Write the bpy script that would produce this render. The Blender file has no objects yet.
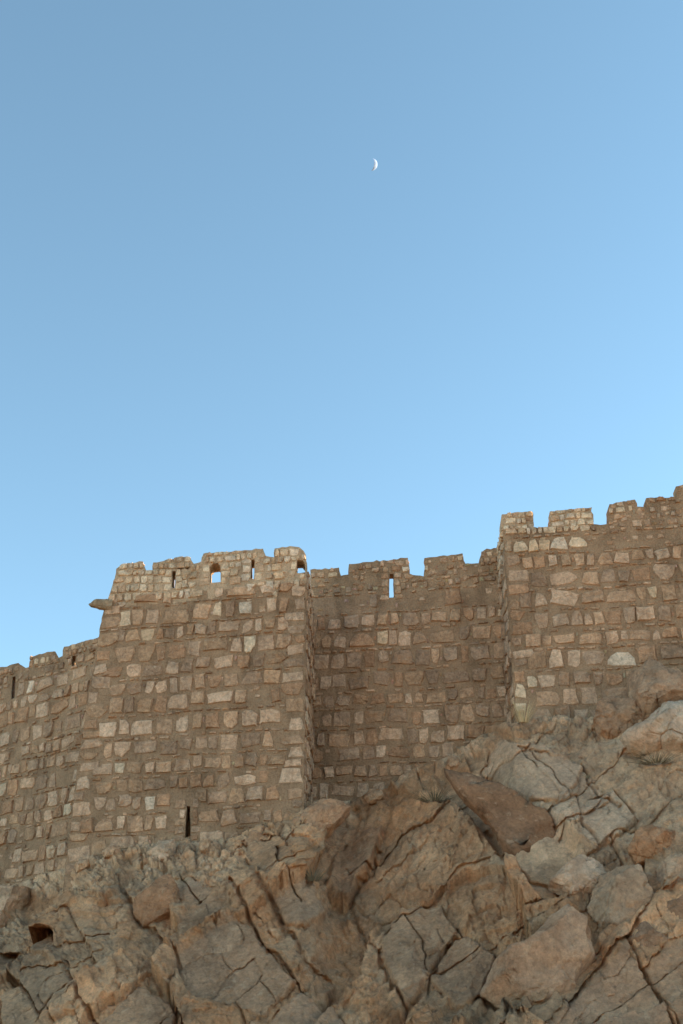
import bpy, math, random
import numpy as np
from mathutils import Vector
from mathutils.geometry import tessellate_polygon

S = bpy.context.scene
COL = S.collection
rnd = random.Random(7)

# ------------------------------------------------------------------ camera
F = 1300.0
PITCH = math.radians(28.0)
EYE = np.array([0.0, 0.0, 1.7])
CP, SP = math.cos(PITCH), math.sin(PITCH)
cam = bpy.data.cameras.new('camera')
cam.sensor_fit = 'VERTICAL'
cam.sensor_height = 24.0
cam.sensor_width = 16.0
cam.lens = F / 1024.0 * 24.0
cam.clip_start = 0.1
cam.clip_end = 30000
camo = bpy.data.objects.new('camera', cam)
camo.location = EYE
camo.rotation_euler = (math.pi / 2 + PITCH, 0, 0)
COL.objects.link(camo)
S.camera = camo


def ray(px, py):
    r = (np.asarray(px, float) - 341.5) / F
    u = (512.0 - np.asarray(py, float)) / F
    return np.stack([r + 0 * u, CP - u * SP + 0 * r, SP + u * CP + 0 * r], -1)


# ------------------------------------------------------------------ scene helpers
def setp(o, **k):
    for a, b in k.items():
        if b is not None:
            o[a] = b


def mesh_obj(name, verts, faces, mats, parent=None, base=None, fmat=None, col=None, smooth=False):
    v = np.asarray(verts, float)
    b = np.asarray(base if base is not None else (0, 0, 0), float)
    me = bpy.data.meshes.new(name)
    me.from_pydata((v - b).tolist(), [], faces)
    if not isinstance(mats, (list, tuple)):
        mats = [mats]
    for m in mats:
        me.materials.append(m)
    if fmat is not None:
        me.polygons.foreach_set('material_index', np.asarray(fmat, np.int32))
    if col is not None:
        c = np.ones((len(v), 4), np.float32)
        c[:, :3] = col
        at = me.attributes.new('tint', 'FLOAT_COLOR', 'POINT')
        at.data.foreach_set('color', c.ravel())
    me.polygons.foreach_set('use_smooth', [smooth] * len(me.polygons))
    me.update()
    o = bpy.data.objects.new(name, me)
    COL.objects.link(o)
    if parent is not None:
        o.parent = parent
    elif base is not None:
        o.location = b
    return o


def thing(name, loc, label, cat, group=None):
    o = bpy.data.objects.new(name, None)
    COL.objects.link(o)
    o.location = loc
    o.empty_display_size = 0.5
    setp(o, label=label, category=cat, group=group)
    return o


# ------------------------------------------------------------------ numpy noise
def hsh(*a, seed=0):
    h = np.full(np.shape(a[0]), (seed * 374761393 + 668265263) & 0xFFFFFFFF, np.uint64)
    for k, i in enumerate(a):
        h = (h ^ (i.astype(np.int64).astype(np.uint64) * np.uint64([73856093, 19349663, 83492791][k]))) & np.uint64(0xFFFFFFFF)
        h = (h * np.uint64(2654435761)) & np.uint64(0xFFFFFFFF)
        h ^= h >> np.uint64(15)
    h = (h * np.uint64(2246822519)) & np.uint64(0xFFFFFFFF)
    h ^= h >> np.uint64(13)
    return (h & np.uint64(0xFFFFFF)).astype(float) / 0xFFFFFF


def vnoise(p, seed=0):
    d = p.shape[-1]
    i = np.floor(p).astype(np.int64)
    f = p - i
    f = f * f * f * (f * (f * 6 - 15) + 10)
    out = 0
    for c in range(2 ** d):
        off = [(c >> k) & 1 for k in range(d)]
        w = 1
        for k in range(d):
            w = w * (f[..., k] if off[k] else 1 - f[..., k])
        out = out + w * hsh(*[i[..., k] + off[k] for k in range(d)], seed=seed)
    return out * 2 - 1


def fbm(p, octv=5, seed=0, gain=0.5):
    out, a = 0, 1.0
    for o in range(octv):
        out = out + a * vnoise(p * 2.03 ** o + 17.3 * o, seed + o)
        a *= gain
    return out


def ridged(p, octv=4, seed=0):
    out, a = 0, 1.0
    for o in range(octv):
        out = out + a * (1 - np.abs(vnoise(p * 2.1 ** o + 9.1 * o, seed + o)) * 2)
        a *= 0.5
    return out


def voronoi(x, y, seed=0, jit=0.9, metric=1.6):
    """returns F1 cell random values, offset to its seed and the edge distance F2-F1"""
    ix, iy = np.floor(x).astype(np.int64), np.floor(y).astype(np.int64)
    f1 = np.full(x.shape, 9.0)
    f2 = np.full(x.shape, 9.0)
    cx = np.zeros(x.shape, np.int64)
    cy = np.zeros(x.shape, np.int64)
    ox = np.zeros(x.shape)
    oy = np.zeros(x.shape)
    for dx in (-1, 0, 1):
        for dy in (-1, 0, 1):
            jx, jy = ix + dx, iy + dy
            qx = jx + 0.5 + jit * (hsh(jx, jy, seed=seed + 1) - 0.5)
            qy = jy + 0.5 + jit * (hsh(jx, jy, seed=seed + 2) - 0.5)
            ax, ay = np.abs(x - qx), np.abs(y - qy)
            m = np.power(ax ** metric + ay ** metric, 1 / metric) if metric < 6 else np.maximum(ax, ay)
            near = m < f1
            f2 = np.where(near, f1, np.minimum(f2, m))
            cx = np.where(near, jx, cx)
            cy = np.where(near, jy, cy)
            ox = np.where(near, x - qx, ox)
            oy = np.where(near, y - qy, oy)
            f1 = np.where(near, m, f1)
    rv = [hsh(cx, cy, seed=seed + 10 + k) for k in range(4)]
    return rv, ox, oy, f2 - f1


def in_poly(P, poly):
    x, y = P[..., 0], P[..., 1]
    r = np.zeros(x.shape, bool)
    n = len(poly)
    for i in range(n):
        (x0, y0), (x1, y1) = poly[i], poly[(i + 1) % n]
        c = (y0 > y) != (y1 > y)
        with np.errstate(divide='ignore', invalid='ignore'):
            xi = (x1 - x0) * (y - y0) / ((y1 - y0) if y1 != y0 else 1e-9) + x0
        r ^= c & (x < xi)
    return r


def seg_dist(P, pts, closed=False):
    d = np.full(P.shape[:-1], 1e9)
    m = len(pts) if closed else len(pts) - 1
    for i in range(m):
        a, b = np.array(pts[i], float), np.array(pts[(i + 1) % len(pts)], float)
        ab = b - a
        t = np.clip(((P - a) @ ab) / max(ab @ ab, 1e-9), 0, 1)
        q = a + t[..., None] * ab
        d = np.minimum(d, np.linalg.norm(P - q, axis=-1))
    return d


# ------------------------------------------------------------------ materials
class NT:
    def __init__(self, name):
        self.m = bpy.data.materials.new(name)
        self.m.use_nodes = True
        self.t = self.m.node_tree
        self.n = self.t.nodes
        self.b = self.n['Principled BSDF']
        self.b.inputs['Specular IOR Level'].default_value = 0.15
        self.b.inputs['Roughness'].default_value = 0.95
        self.tc = self.n.new('ShaderNodeTexCoord')

    def link(self, a, b):
        self.t.links.new(a, b)

    def noise(self, scale, detail=6, rough=0.6, dist=0.0, vec=None):
        n = self.n.new('ShaderNodeTexNoise')
        n.inputs['Scale'].default_value = scale
        n.inputs['Detail'].default_value = detail
        n.inputs['Roughness'].default_value = rough
        n.inputs['Distortion'].default_value = dist
        self.link(vec or self.tc.outputs['Object'], n.inputs['Vector'])
        return n.outputs['Fac']

    def ramp(self, fac, stops):
        r = self.n.new('ShaderNodeValToRGB')
        e = r.color_ramp.elements
        while len(e) < len(stops):
            e.new(0.5)
        for el, (p, c) in zip(e, stops):
            el.position = p
            el.color = (*c, 1) if len(c) == 3 else c
        self.link(fac, r.inputs['Fac'])
        return r.outputs['Color']

    def mix(self, fac, a, b, mode='MIX'):
        m = self.n.new('ShaderNodeMix')
        m.data_type = 'RGBA'
        m.blend_type = mode
        for s, v in ((m.inputs[0], fac), (m.inputs[6], a), (m.inputs[7], b)):
            if hasattr(v, 'is_linked'):
                self.link(v, s)
            elif isinstance(v, (int, float)):
                s.default_value = v
            else:
                s.default_value = (*v, 1)
        return m.outputs[2]

    def attr(self, name):
        a = self.n.new('ShaderNodeAttribute')
        a.attribute_name = name
        return a.outputs['Color']

    def streaks(self):
        """dirt washed down the masonry by rain"""
        mp = self.n.new('ShaderNodeMapping')
        mp.inputs['Scale'].default_value = (1.1, 1.1, 0.22)
        self.link(self.tc.outputs['Object'], mp.inputs['Vector'])
        a = self.ramp(self.noise(0.9, 6, 0.65, 0.4, mp.outputs[0]), [(0.34, G(0.72)), (0.5, G(1.0)), (0.7, G(1.1))])
        b = self.ramp(self.noise(0.45, 5, 0.6, 0.5), [(0.3, G(0.82)), (0.5, G(1.0)), (0.7, G(1.12))])
        return self.mix(1.0, a, b, 'MULTIPLY')

    def math(self, op, a, b):
        m = self.n.new('ShaderNodeMath')
        m.operation = op
        for s, v in ((m.inputs[0], a), (m.inputs[1], b)):
            if hasattr(v, 'is_linked'):
                self.link(v, s)
            else:
                s.default_value = v
        return m.outputs[0]

    def bump(self, h, dist, strength=1.0, prev=None):
        b = self.n.new('ShaderNodeBump')
        b.inputs['Distance'].default_value = dist
        b.inputs['Strength'].default_value = strength
        self.link(h, b.inputs['Height'])
        if prev is not None:
            self.link(prev, b.inputs['Normal'])
        return b.outputs['Normal']

    def done(self, colour, normal=None):
        if hasattr(colour, 'is_linked'):
            self.link(colour, self.b.inputs['Base Color'])
        else:
            self.b.inputs['Base Color'].default_value = (*colour, 1)
        if normal is not None:
            self.link(normal, self.b.inputs['Normal'])
        return self.m


G = lambda v: (v, v, v)


def mat_stone():
    k = NT('wall_stone')
    big = k.ramp(k.noise(2.2, 6, 0.65), [(0.25, G(0.75)), (0.5, G(1.0)), (0.75, G(1.2))])
    fine = k.ramp(k.noise(7, 8, 0.75, 0.5), [(0.3, G(0.5)), (0.5, G(0.98)), (0.68, G(1.35))])
    c = k.mix(1.0, k.attr('tint'), big, 'MULTIPLY')
    c = k.mix(1.0, c, fine, 'MULTIPLY')
    rust = k.ramp(k.noise(3.3, 4, 0.6), [(0.55, G(0)), (0.7, G(0.5))])
    c = k.mix(rust, c, (0.46, 0.235, 0.11))
    pale = k.ramp(k.noise(9, 5, 0.7), [(0.58, G(0)), (0.72, G(0.6))])
    c = k.mix(pale, c, (0.70, 0.53, 0.38))
    c = k.mix(1.0, c, k.streaks(), 'MULTIPLY')
    n = k.bump(k.noise(7, 8, 0.75), 0.09, 1.0)
    n = k.bump(k.noise(30, 4, 0.7), 0.03, 0.8, n)
    return k.done(c, n)


def mat_mortar(name, tones):
    k = NT(name)
    c = k.ramp(k.noise(1.1, 7, 0.65), tones)
    fine = k.ramp(k.noise(16, 6, 0.75), [(0.3, G(0.62)), (0.5, G(1.0)), (0.72, G(1.25))])
    c = k.mix(1.0, c, fine, 'MULTIPLY')
    c = k.mix(1.0, c, k.streaks(), 'MULTIPLY')
    n = k.bump(k.noise(5, 8, 0.75), 0.12, 1.0)
    n = k.bump(k.noise(22, 5, 0.7), 0.04, 0.9, n)
    return k.done(c, n)


def mat_rock(name, mult=1.0):
    k = NT(name)
    big = k.ramp(k.noise(0.9, 7, 0.62, 0.4), [(0.28, G(0.6)), (0.5, G(1.0)), (0.74, G(1.35))])
    fine = k.ramp(k.noise(7, 9, 0.78), [(0.3, G(0.62)), (0.5, G(1.0)), (0.7, G(1.34))])
    c = k.mix(1.0, k.attr('tint'), big, 'MULTIPLY')
    c = k.mix(1.0, c, fine, 'MULTIPLY')
    rust = k.ramp(k.noise(1.3, 6, 0.65, 0.8), [(0.55, G(0)), (0.7, G(0.32))])
    c = k.mix(rust, c, (0.42, 0.22, 0.105))
    pale = k.ramp(k.noise(2.6, 8, 0.72, 0.5), [(0.57, G(0)), (0.7, G(0.5))])
    c = k.mix(pale, c, (0.70, 0.49, 0.32))
    dark = k.ramp(k.noise(1.8, 8, 0.7, 0.6), [(0.6, G(0)), (0.72, G(0.6))])
    c = k.mix(dark, c, (0.075, 0.062, 0.05))
    n = k.bump(k.noise(2.2, 9, 0.68, 0.6), 0.16, 0.9)
    n = k.bump(k.noise(11, 7, 0.75), 0.09, 1.0, n)
    return k.done(c, n)


M_STONE, M_ROCK = mat_stone(), mat_rock('limestone')
M_MORTAR = mat_mortar('wall_mortar', [(0.22, (0.25, 0.155, 0.090)), (0.5, (0.37, 0.236, 0.142)), (0.78, (0.47, 0.31, 0.19))])
M_MORTAR_PALE = mat_mortar('pale_mortar', [(0.25, (0.38, 0.255, 0.16)), (0.5, (0.52, 0.36, 0.23)), (0.75, (0.62, 0.45, 0.30))])


def mat_plain(name, a, b, sc):
    k = NT(name)
    return k.done(k.ramp(k.noise(sc, 4), [(0.3, a), (0.7, b)]))


M_STRAW = mat_plain('dry_grass', (0.48, 0.35, 0.19), (0.66, 0.51, 0.30), 3)
M_SCRUB = mat_plain('grey_scrub', (0.12, 0.105, 0.065), (0.24, 0.205, 0.135), 4)


# ------------------------------------------------------------------ masonry
class Facade:
    """a vertical wall plane from plan point A to B (left to right as seen from outside)"""

    def __init__(self, A, B):
        self.A = np.array(A, float)
        d = np.array(B, float) - self.A
        self.L = np.linalg.norm(d)
        self.d = d / self.L
        self.n = np.array([self.d[1], -self.d[0]])

    def px(self, pts):
        """photo points seen on this plane -> (s, z)"""
        out = []
        for (x, y) in pts:
            r = ray(x, y)
            M = np.array([[r[0], -self.d[0]], [r[1], -self.d[1]]])
            t, s = np.linalg.solve(M, self.A - EYE[:2])
            out.append((s, EYE[2] + t * r[2]))
        return out

    def P(self, sz, depth=0.0):
        sz = np.asarray(sz, float)
        o = np.zeros(sz.shape[:-1] + (3,))
        o[..., 0] = self.A[0] + self.d[0] * sz[..., 0] + self.n[0] * depth
        o[..., 1] = self.A[1] + self.d[1] * sz[..., 0] + self.n[1] * depth
        o[..., 2] = sz[..., 1]
        return o


def ragged(poly, step=0.14, amp=0.03, keep_below=None, seed=0):
    r = random.Random(seed)
    out = []
    for i in range(len(poly)):
        a, b = poly[i], poly[(i + 1) % len(poly)]
        L = math.hypot(b[0] - a[0], b[1] - a[1])
        n = max(1, int(L / step))
        nx, nz = -(b[1] - a[1]) / max(L, 1e-6), (b[0] - a[0]) / max(L, 1e-6)
        for k in range(n):
            t = k / n
            j = r.uniform(-amp, amp) * (1.5 if r.random() < 0.2 else 1)
            x, z = a[0] + (b[0] - a[0]) * t, a[1] + (b[1] - a[1]) * t
            if keep_below is not None and z <= keep_below + 1e-6:
                j = 0
            out.append((x + nx * j, z + nz * j))
    return out


class Geo:
    def __init__(self):
        self.v, self.f, self.m, self.c = [], [], [], []
        self.nv = 0

    def add(self, v, f, m, c):
        v = np.asarray(v, float).reshape(-1, 3)
        self.v.append(v)
        self.f += [tuple(i + self.nv for i in q) for q in f]
        self.m += [m] * len(f)
        self.c.append(np.broadcast_to(np.asarray(c, float), (len(v), 3)))
        self.nv += len(v)

    def build(self, name, parent, base, mortar=None):
        return mesh_obj(name, np.concatenate(self.v), self.f, [mortar or M_MORTAR, M_STONE], parent, base, self.m, np.concatenate(self.c))


def slab(g, fac, outline, holes, back, proud=0.0):
    loops = [outline] + holes
    flat = [p for l in loops for p in l]
    tri = tessellate_polygon([[Vector((p[0], p[1], 0)) for p in l] for l in loops])
    fr = fac.P(flat, proud)
    bk = fr + np.array(back)
    n = len(flat)
    f = []
    for t in tri:
        a, b, c = (np.array(flat[i]) for i in t)
        u, w = b - a, c - a
        t = tuple(t) if u[0] * w[1] - u[1] * w[0] > 0 else tuple(reversed(t))
        f.append(t)
        f.append(tuple(n + i for i in reversed(t)))
    o = 0
    for l in loops:
        m = len(l)
        for i in range(m):
            a, b = o + i, o + (i + 1) % m
            f.append((b, a, a + n, b + n))
        o += m
    g.add(np.concatenate([fr, bk]), f, 0, (0.2, 0.15, 0.1))


WARM = [(0.52, 0.325, 0.20), (0.46, 0.285, 0.17), (0.57, 0.37, 0.24), (0.45, 0.26, 0.15), (0.49, 0.325, 0.215), (0.39, 0.25, 0.16), (0.61, 0.415, 0.28)]
PALE = [(0.70, 0.51, 0.34), (0.66, 0.46, 0.29), (0.74, 0.56, 0.385), (0.62, 0.42, 0.27), (0.72, 0.55, 0.40)]
WHITE = [(0.74, 0.56, 0.40), (0.68, 0.52, 0.38)]


def outline_stone(cx, cz, w, h, r):
    """an angular stone: a box with its corners knocked off by different amounts"""
    j = lambda k: r.uniform(0, k)
    big = r.choice([0.95, 0.85, 0.7, 0.5, 0.35])
    q = []
    for sx, sz, first in ((-1, -1, 0), (1, -1, 1), (1, 1, 0), (-1, 1, 1)):
        cu, cv = j(big), j(big) * 0.9
        if r.random() < 0.3:
            cu, cv = j(0.12), j(0.12)
        e1 = (sx * (1 - cu), sz * (1 - j(0.22)))
        e2 = (sx * (1 - j(0.22)), sz * (1 - cv))
        q += [e1, e2] if first else [e2, e1]
    # q runs counter-clockwise; two points per knocked corner, one between neighbours
    taper = r.choice([0, r.uniform(-0.3, 0.3), r.uniform(-0.75, 0.75)])
    rot = r.gauss(0, 0.07)
    pts = []
    for i in range(8):
        (x0, z0), (x1, z1) = q[i], q[(i + 1) % 8]
        for t in (0, 0.5):
            x, z = x0 + (x1 - x0) * t, z0 + (z1 - z0) * t
            x, z = x + r.uniform(-0.07, 0.07), z + r.uniform(-0.07, 0.07)
            x *= 1 + taper * z * 0.7
            x, z = max(-1.03, min(1.03, x)) * w / 2, max(-1.03, min(1.03, z)) * h / 2
            pts.append((cx + x * math.cos(rot) - z * math.sin(rot), cz + x * math.sin(rot) + z * math.cos(rot)))
    return pts


def lay(fac, bounds, style, seed):
    """stones on a facade, course by course: list of (outline, protrusion, colour)"""
    r = random.Random(seed)
    s0, s1, z0, z1 = bounds
    out = []
    z = z0
    wob = [r.uniform(0, 6) for _ in range(4)]
    W = lambda s: 0.035 * math.sin(s * 0.9 + wob[0]) + 0.025 * math.sin(s * 2.3 + wob[1])
    while z < z1:
        st = style((s0 + s1) / 2, z)
        H = st['H'] * r.uniform(0.82, 1.18)
        s = s0 - r.uniform(0, 0.5)
        while s < s1:
            st2 = style(s, z + H / 2)
            w = H * r.choice([0.5, 0.6, 0.7, 0.8, 0.9, 1.05, 1.2, 1.5]) * r.uniform(0.9, 1.1)
            gap = r.uniform(*st2['gap'])
            h = H * r.uniform(0.78, 1.04)
            if w > 1.2 * H:
                h = min(h, H * r.uniform(0.68, 0.92))
            if r.random() < st2['fill']:
                c = r.choice(st2['col'])
                if r.random() < st2['white']:
                    c = r.choice(PALE if r.random() < 0.85 else WHITE)
                v = r.uniform(0.84, 1.14) * st2.get('mul', 1.0) * (0.9 if st2 is LOWER and c not in WARM else 1.0)
                pr = r.uniform(0.025, 0.08)
                out.append((outline_stone(s + w / 2, z + h / 2 + r.uniform(0, H - h) + W(s), w, h, r), pr, tuple(q * v for q in c)))
                if h < 0.8 * H and r.random() < 0.75:
                    ww = r.uniform(0.12, 0.3)
                    out.append((outline_stone(s + r.uniform(0.2, 0.8) * w, z + H - 0.04 + W(s), ww, r.uniform(0.05, 0.11), r), 0.02, tuple(q * v * 0.95 for q in c)))
            elif r.random() < 0.8:
                for _ in range(r.choice([1, 2, 3])):
                    ww = r.uniform(0.1, 0.28)
                    out.append((outline_stone(s + r.random() * w, z + r.random() * H + W(s), ww, ww * r.uniform(0.4, 0.9), r), 0.02, r.choice(WARM)))
            if gap > 0.09 and r.random() < 0.55:
                out.append((outline_stone(s + w + gap / 2, z + r.uniform(0.15, 0.85) * H + W(s), gap * 0.75, r.uniform(0.08, 0.22), r), 0.018, tuple(q * r.uniform(0.8, 1.0) for q in r.choice(WARM))))
            s += w + gap
        z += H + r.uniform(0.0, 0.03)
        # thin levelling course
        if r.random() < st['level']:
            t = r.uniform(0.07, 0.15)
            s = s0
            while s < s1:
                w = r.uniform(0.12, 0.42)
                if r.random() < 0.72:
                    c = r.choice(WARM)
                    v = r.uniform(0.8, 1.08)
                    out.append((outline_stone(s + w / 2, z + t / 2 + W(s), w, t * r.uniform(0.6, 0.95), r), r.uniform(0.02, 0.065), tuple(q * v for q in c)))
                s += w + r.uniform(0.02, 0.14)
            z += t + 0.03
    return out


def quoins(s_edge, side, z0, z1, r, col=WARM):
    """long and short corner stones along a vertical edge; side -1 puts them left of s_edge"""
    out, z = [], z0
    while z < z1:
        h = r.uniform(0.3, 0.62)
        w = r.choice([0.4, 0.85, 0.55, 0.7])
        c, v = r.choice(col), r.uniform(0.88, 1.15)
        e = s_edge(z) if callable(s_edge) else s_edge
        out.append((outline_stone(e + side * (w / 2 + 0.02), z + h / 2, w, h * 0.93, r), r.uniform(0.02, 0.045), tuple(q * v for q in c)))
        z += h + r.choice([0.02, 0.05, 0.14])
    return out


def put_stones(g, fac, stones, outline, holes, seed, first=None):
    """relief stones, pulled in where they would cross the outline; ones that overlap an earlier stone are left out"""
    r = np.random.RandomState(seed)
    if not stones:
        return
    O = np.array([s[0] for s in stones])                       # k,16,2
    c = O.mean(1)
    ok = in_poly(c, outline)
    for h in holes:
        ok &= ~in_poly(c, h)
    if first:                                                 # stones that keep their place: drop others beneath
        for k in range(first):
            lo, hi = O[k].min(0), O[k].max(0)
            ins = (c > lo - 0.06).all(1) & (c < hi + 0.06).all(1)
            ins[:first] = False
            ok &= ~ins
    for h in holes:
        hp = np.array(h)
        mid = hp.mean(0)
        for q in np.concatenate([hp * 0.9 + mid * 0.1, mid[None], hp * 0.5 + mid * 0.5]):
            for k in np.nonzero((np.abs(c - q) < 0.7).all(1))[0]:
                if in_poly(q[None], O[k].tolist())[0]:
                    ok[k] = False
    sc = np.ones(O.shape[:2])
    for it in range(9):
        Q = c[:, None] + (O - c[:, None]) * sc[..., None]
        bad = ~in_poly(Q, outline)
        for h in holes:
            bad |= in_poly(Q, h)
        if first:
            for k in range(first):
                b2 = in_poly(Q, O[k].tolist())
                b2[:first] = False
                bad |= b2
        sc[bad] *= 0.82
    ok &= sc.mean(1) > 0.5
    Q = c[:, None] + (O - c[:, None]) * (sc * np.where(sc < 1, 0.97, 1))[..., None]
    n = O.shape[1]
    for k in np.nonzero(ok)[0]:
        pts, (_, pr, colr) = Q[k], stones[k]
        cc = pts.mean(0)
        q = pts - cc
        size = np.abs(q).max(0)
        tilt = r.uniform(-0.5, 0.5, 2) * pr
        def dep(p, base):
            return base + (p / size) @ tilt + r.uniform(-0.25, 0.25, len(p)) * pr
        rings = [(q * 1.03, np.full(n, -0.02)), (q, np.full(n, pr * 0.45)), (q * 0.93, dep(q * 0.93, pr)), (q * 0.5, dep(q * 0.5, pr * 1.2))]
        V = [fac.P(cc + a, 0) + np.concatenate([np.outer(d, fac.n), np.zeros((n, 1))], 1) for a, d in rings]
        V.append(fac.P([cc], pr * 1.1))
        f = []
        for j in range(3):
            for i in range(n):
                a, b = j * n + i, j * n + (i + 1) % n
                f.append((a, b, b + n, a + n))
        for i in range(n):
            f.append((3 * n + i, 3 * n + (i + 1) % n, 4 * n))
        g.add(np.concatenate(V), f, 1, colr)


def bbox(poly):
    p = np.array(poly)
    return p[:, 0].min(), p[:, 0].max(), p[:, 1].min(), p[:, 1].max()


def make_front(g, fac, outline, holes, back, style, seed, keep_below=None, extra=None, proud=0.0, amp=0.03):
    o = ragged(outline, amp=amp, keep_below=keep_below, seed=seed)
    hs = [ragged(h, 0.12, 0.012, seed=seed + 5) for h in holes]
    slab(g, fac, o, hs, back, proud)
    ex = extra or []
    st = ex + lay(fac, bbox(outline), style, seed)
    put_stones(g, fac, st, outline, holes, seed, len(ex))


def jambs(holes, r, col):
    out = []
    for h in holes:
        p = np.array(h)
        z, z1 = p[:, 1].min() - 0.1, p[:, 1].max() + 0.02
        while z < z1:
            hh = r.uniform(0.22, 0.38)
            for e, sd_ in ((p[:, 0].min(), -1), (p[:, 0].max(), 1)):
                w = r.uniform(0.2, 0.42)
                v = r.uniform(0.88, 1.12)
                out.append((outline_stone(e + sd_ * (w / 2 + 0.015), z + hh / 2, w, hh * 0.94, r), r.uniform(0.02, 0.045), tuple(q * v for q in r.choice(col))))
            z += hh + 0.015
    return out


def core(g, pts, z0, z1):
    n = len(pts)
    v = [(x, y, z0) for x, y in pts] + [(x, y, z1) for x, y in pts]
    f = [tuple(range(n - 1, -1, -1)), tuple(range(n, 2 * n))]
    f += [(i, (i + 1) % n, n + (i + 1) % n, n + i) for i in range(n)]
    g.add(v, f, 0, (0.2, 0.15, 0.1))


def style_of(z_par, upper, lower):
    return lambda s, z: (upper if z > z_par else lower)


LOWER = dict(H=0.63, gap=(0.01, 0.13), fill=0.98, col=WARM, white=0.04, level=0.75)
BROWN_UP = dict(H=0.30, gap=(0.05, 0.3), fill=0.5, col=WARM, white=0.04, level=0.3, mul=0.85)
PALE_UP = dict(H=0.34, gap=(0.01, 0.05), fill=1.0, col=PALE, white=0.2, level=0.2)
MERLON_PALE = dict(H=0.30, gap=(0.015, 0.07), fill=0.97, col=PALE, white=0.25, level=0.0)
MERLON_BROWN = dict(H=0.27, gap=(0.03, 0.16), fill=0.75, col=WARM + PALE[:2], white=0.15, level=0.0)


def merlon(fac, pxs, parent, base, back, style, seed, drop=0.06):
    """pxs: outline in the photo, first and last points on the parapet line"""
    p = fac.px(pxs)
    p = [(p[0][0], p[0][1] - drop)] + p + [(p[-1][0], p[-1][1] - drop)]
    zmin = max(p[0][1], p[-1][1])
    g = Geo()
    make_front(g, fac, p[::-1], [], back, lambda s, z: style, seed, keep_below=zmin, proud=0.006, amp=0.034)
    return g.build('merlon', parent, base, M_MORTAR_PALE if style is MERLON_PALE else None)


# ---------------- tower
T = Facade((-10.2, 46.75), (-1.32, 45.0))
TB = (-9.0, 46.5, 8.0)
tower = thing('fortress_tower', TB, 'square stone tower with pale ruined battlements and a beam stub at its left corner', 'tower')
back = (0.0, 0.85, 0.0)
tops = [(311.5, 572), (309, 563), (305, 557), (275.5, 556.5), (266, 556.5), (262, 556.5), (203, 561.5), (193, 564), (188, 569), (153, 570), (145, 570.5), (141, 571.5), (120, 574), (114, 580)]
left = [(110, 590), (108, 600), (102, 618), (98, 641), (94, 668), (88, 694), (79, 758), (73, 802), (66, 864), (58, 925)]
o = T.px(tops + left)
zt = [p[1] for p in o]
edge = T.px([(306, 600)])[0][0]
L_T = T.L
o = [(L_T - 0.01, o[0][1] - 0.3)] + [(min(p[0], L_T - 0.01), p[1]) for p in o] + [(L_T - 0.01, o[-1][1] - 0.6)]
win = T.px([(209.5, 583), (220.5, 582), (220.5, 566), (215.5, 560.5), (210, 567)])
sl1 = T.px([(171.8, 588), (174.8, 588), (175.6, 571), (172.6, 571.3)])
sl2 = T.px([(250.8, 579), (254, 579), (254.5, 559.5), (251.5, 559.5)])
sl3 = T.px([(184.5, 838), (190.5, 836), (190.0, 806), (187, 806)])
nic = T.px([(296.5, 573), (305, 573.5), (305, 563), (302, 559.5), (297.5, 559.5)])
g = Geo()
zpar = T.px([(200, 590)])[0][1]
r = random.Random(3)
lz = sorted([(p[1], p[0]) for p in T.px(left)])
ledge = lambda z: float(np.interp(z, [a for a, b in lz], [b for a, b in lz]))
ex = quoins(L_T - 0.02, -1, 8.5, zpar, r) + quoins(ledge, 1, 9.0, zpar - 0.3, r) + jambs([sl3], r, WARM)
zl = [p for p in o if p[1] < zpar - 0.05 or p[0] > 100]
nt_ = 1 + len(tops)
body = [(L_T - 0.01, zpar), (ledge(zpar), zpar)] + [p for p in o[nt_:] if p[1] < zpar - 0.05]
make_front(g, T, body, [sl3], back, lambda s, z: LOWER, 11, keep_below=9.0, extra=ex)
# right flank
TS = Facade((-1.32, 45.0), (-1.12, 49.7))
zs0 = T.px([(306, 560)])[0][1]
zn = T.px([(300, 575)])[0][1]
so = [(0.0, 8.0), (TS.L, 8.0), (TS.L, zs0 - 0.75), (3.4, zs0 - 0.6), (2.5, zs0 - 0.3), (1.7, zs0 - 0.12), (1.0, zs0 - 0.02), (0.95, zn), (0.0, zn)]
make_front(g, TS, so, [], (-0.78, 0.3, 0.0), style_of(zpar, PALE_UP, LOWER), 12, keep_below=9.0, extra=quoins(0.02, 1, 8.7, zn, r))
zfl = T.px([(200, 594)])[0][1]
core(g, [(-9.35, 47.45), (-1.9, 45.9), (-1.7, 50.5), (-9.3, 50.5)], 7.0, zfl)
g.build('masonry', tower, TB)
g = Geo()
rag, x_ = [], L_T - 0.3
while x_ > ledge(zpar) + 0.3:
    zz_ = zpar - r.choice([0.05, 0.1, 0.3, 0.45, 0.6])
    rag = [(x_, zz_)] + rag
    x_ -= r.uniform(0.15, 0.5)
    rag = [(x_, zz_ + r.uniform(-0.05, 0.05))] + rag
    x_ -= 0.06
rag = [q for q in rag if q[0] > ledge(zpar) + 0.15]
pp = rag + [(L_T - 0.01, zpar - 0.05)] + [p for p in o[:nt_] if p[1] > zpar - 0.02] + [(ledge(zpar), zpar - 0.05)]
make_front(g, T, pp, [win, sl1, sl2, nic], (0.0, 0.8, 0.0), lambda s, z: PALE_UP, 14, extra=jambs([win, sl1, sl2, nic], r, PALE), proud=0.005)
g.build('parapet', tower, TB, M_MORTAR_PALE)
bk = (0.0, 0.62, 0.0)
merlon(T, [(115, 577), (117, 569), (121, 564.5), (143, 561.5), (145, 568.5), (146, 571)], tower, TB, bk, MERLON_PALE, 21)
merlon(T, [(152.5, 570), (153, 562.5), (171, 559), (187, 556.3), (190.5, 557), (193, 564), (194, 565)], tower, TB, bk, MERLON_PALE, 22)
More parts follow.
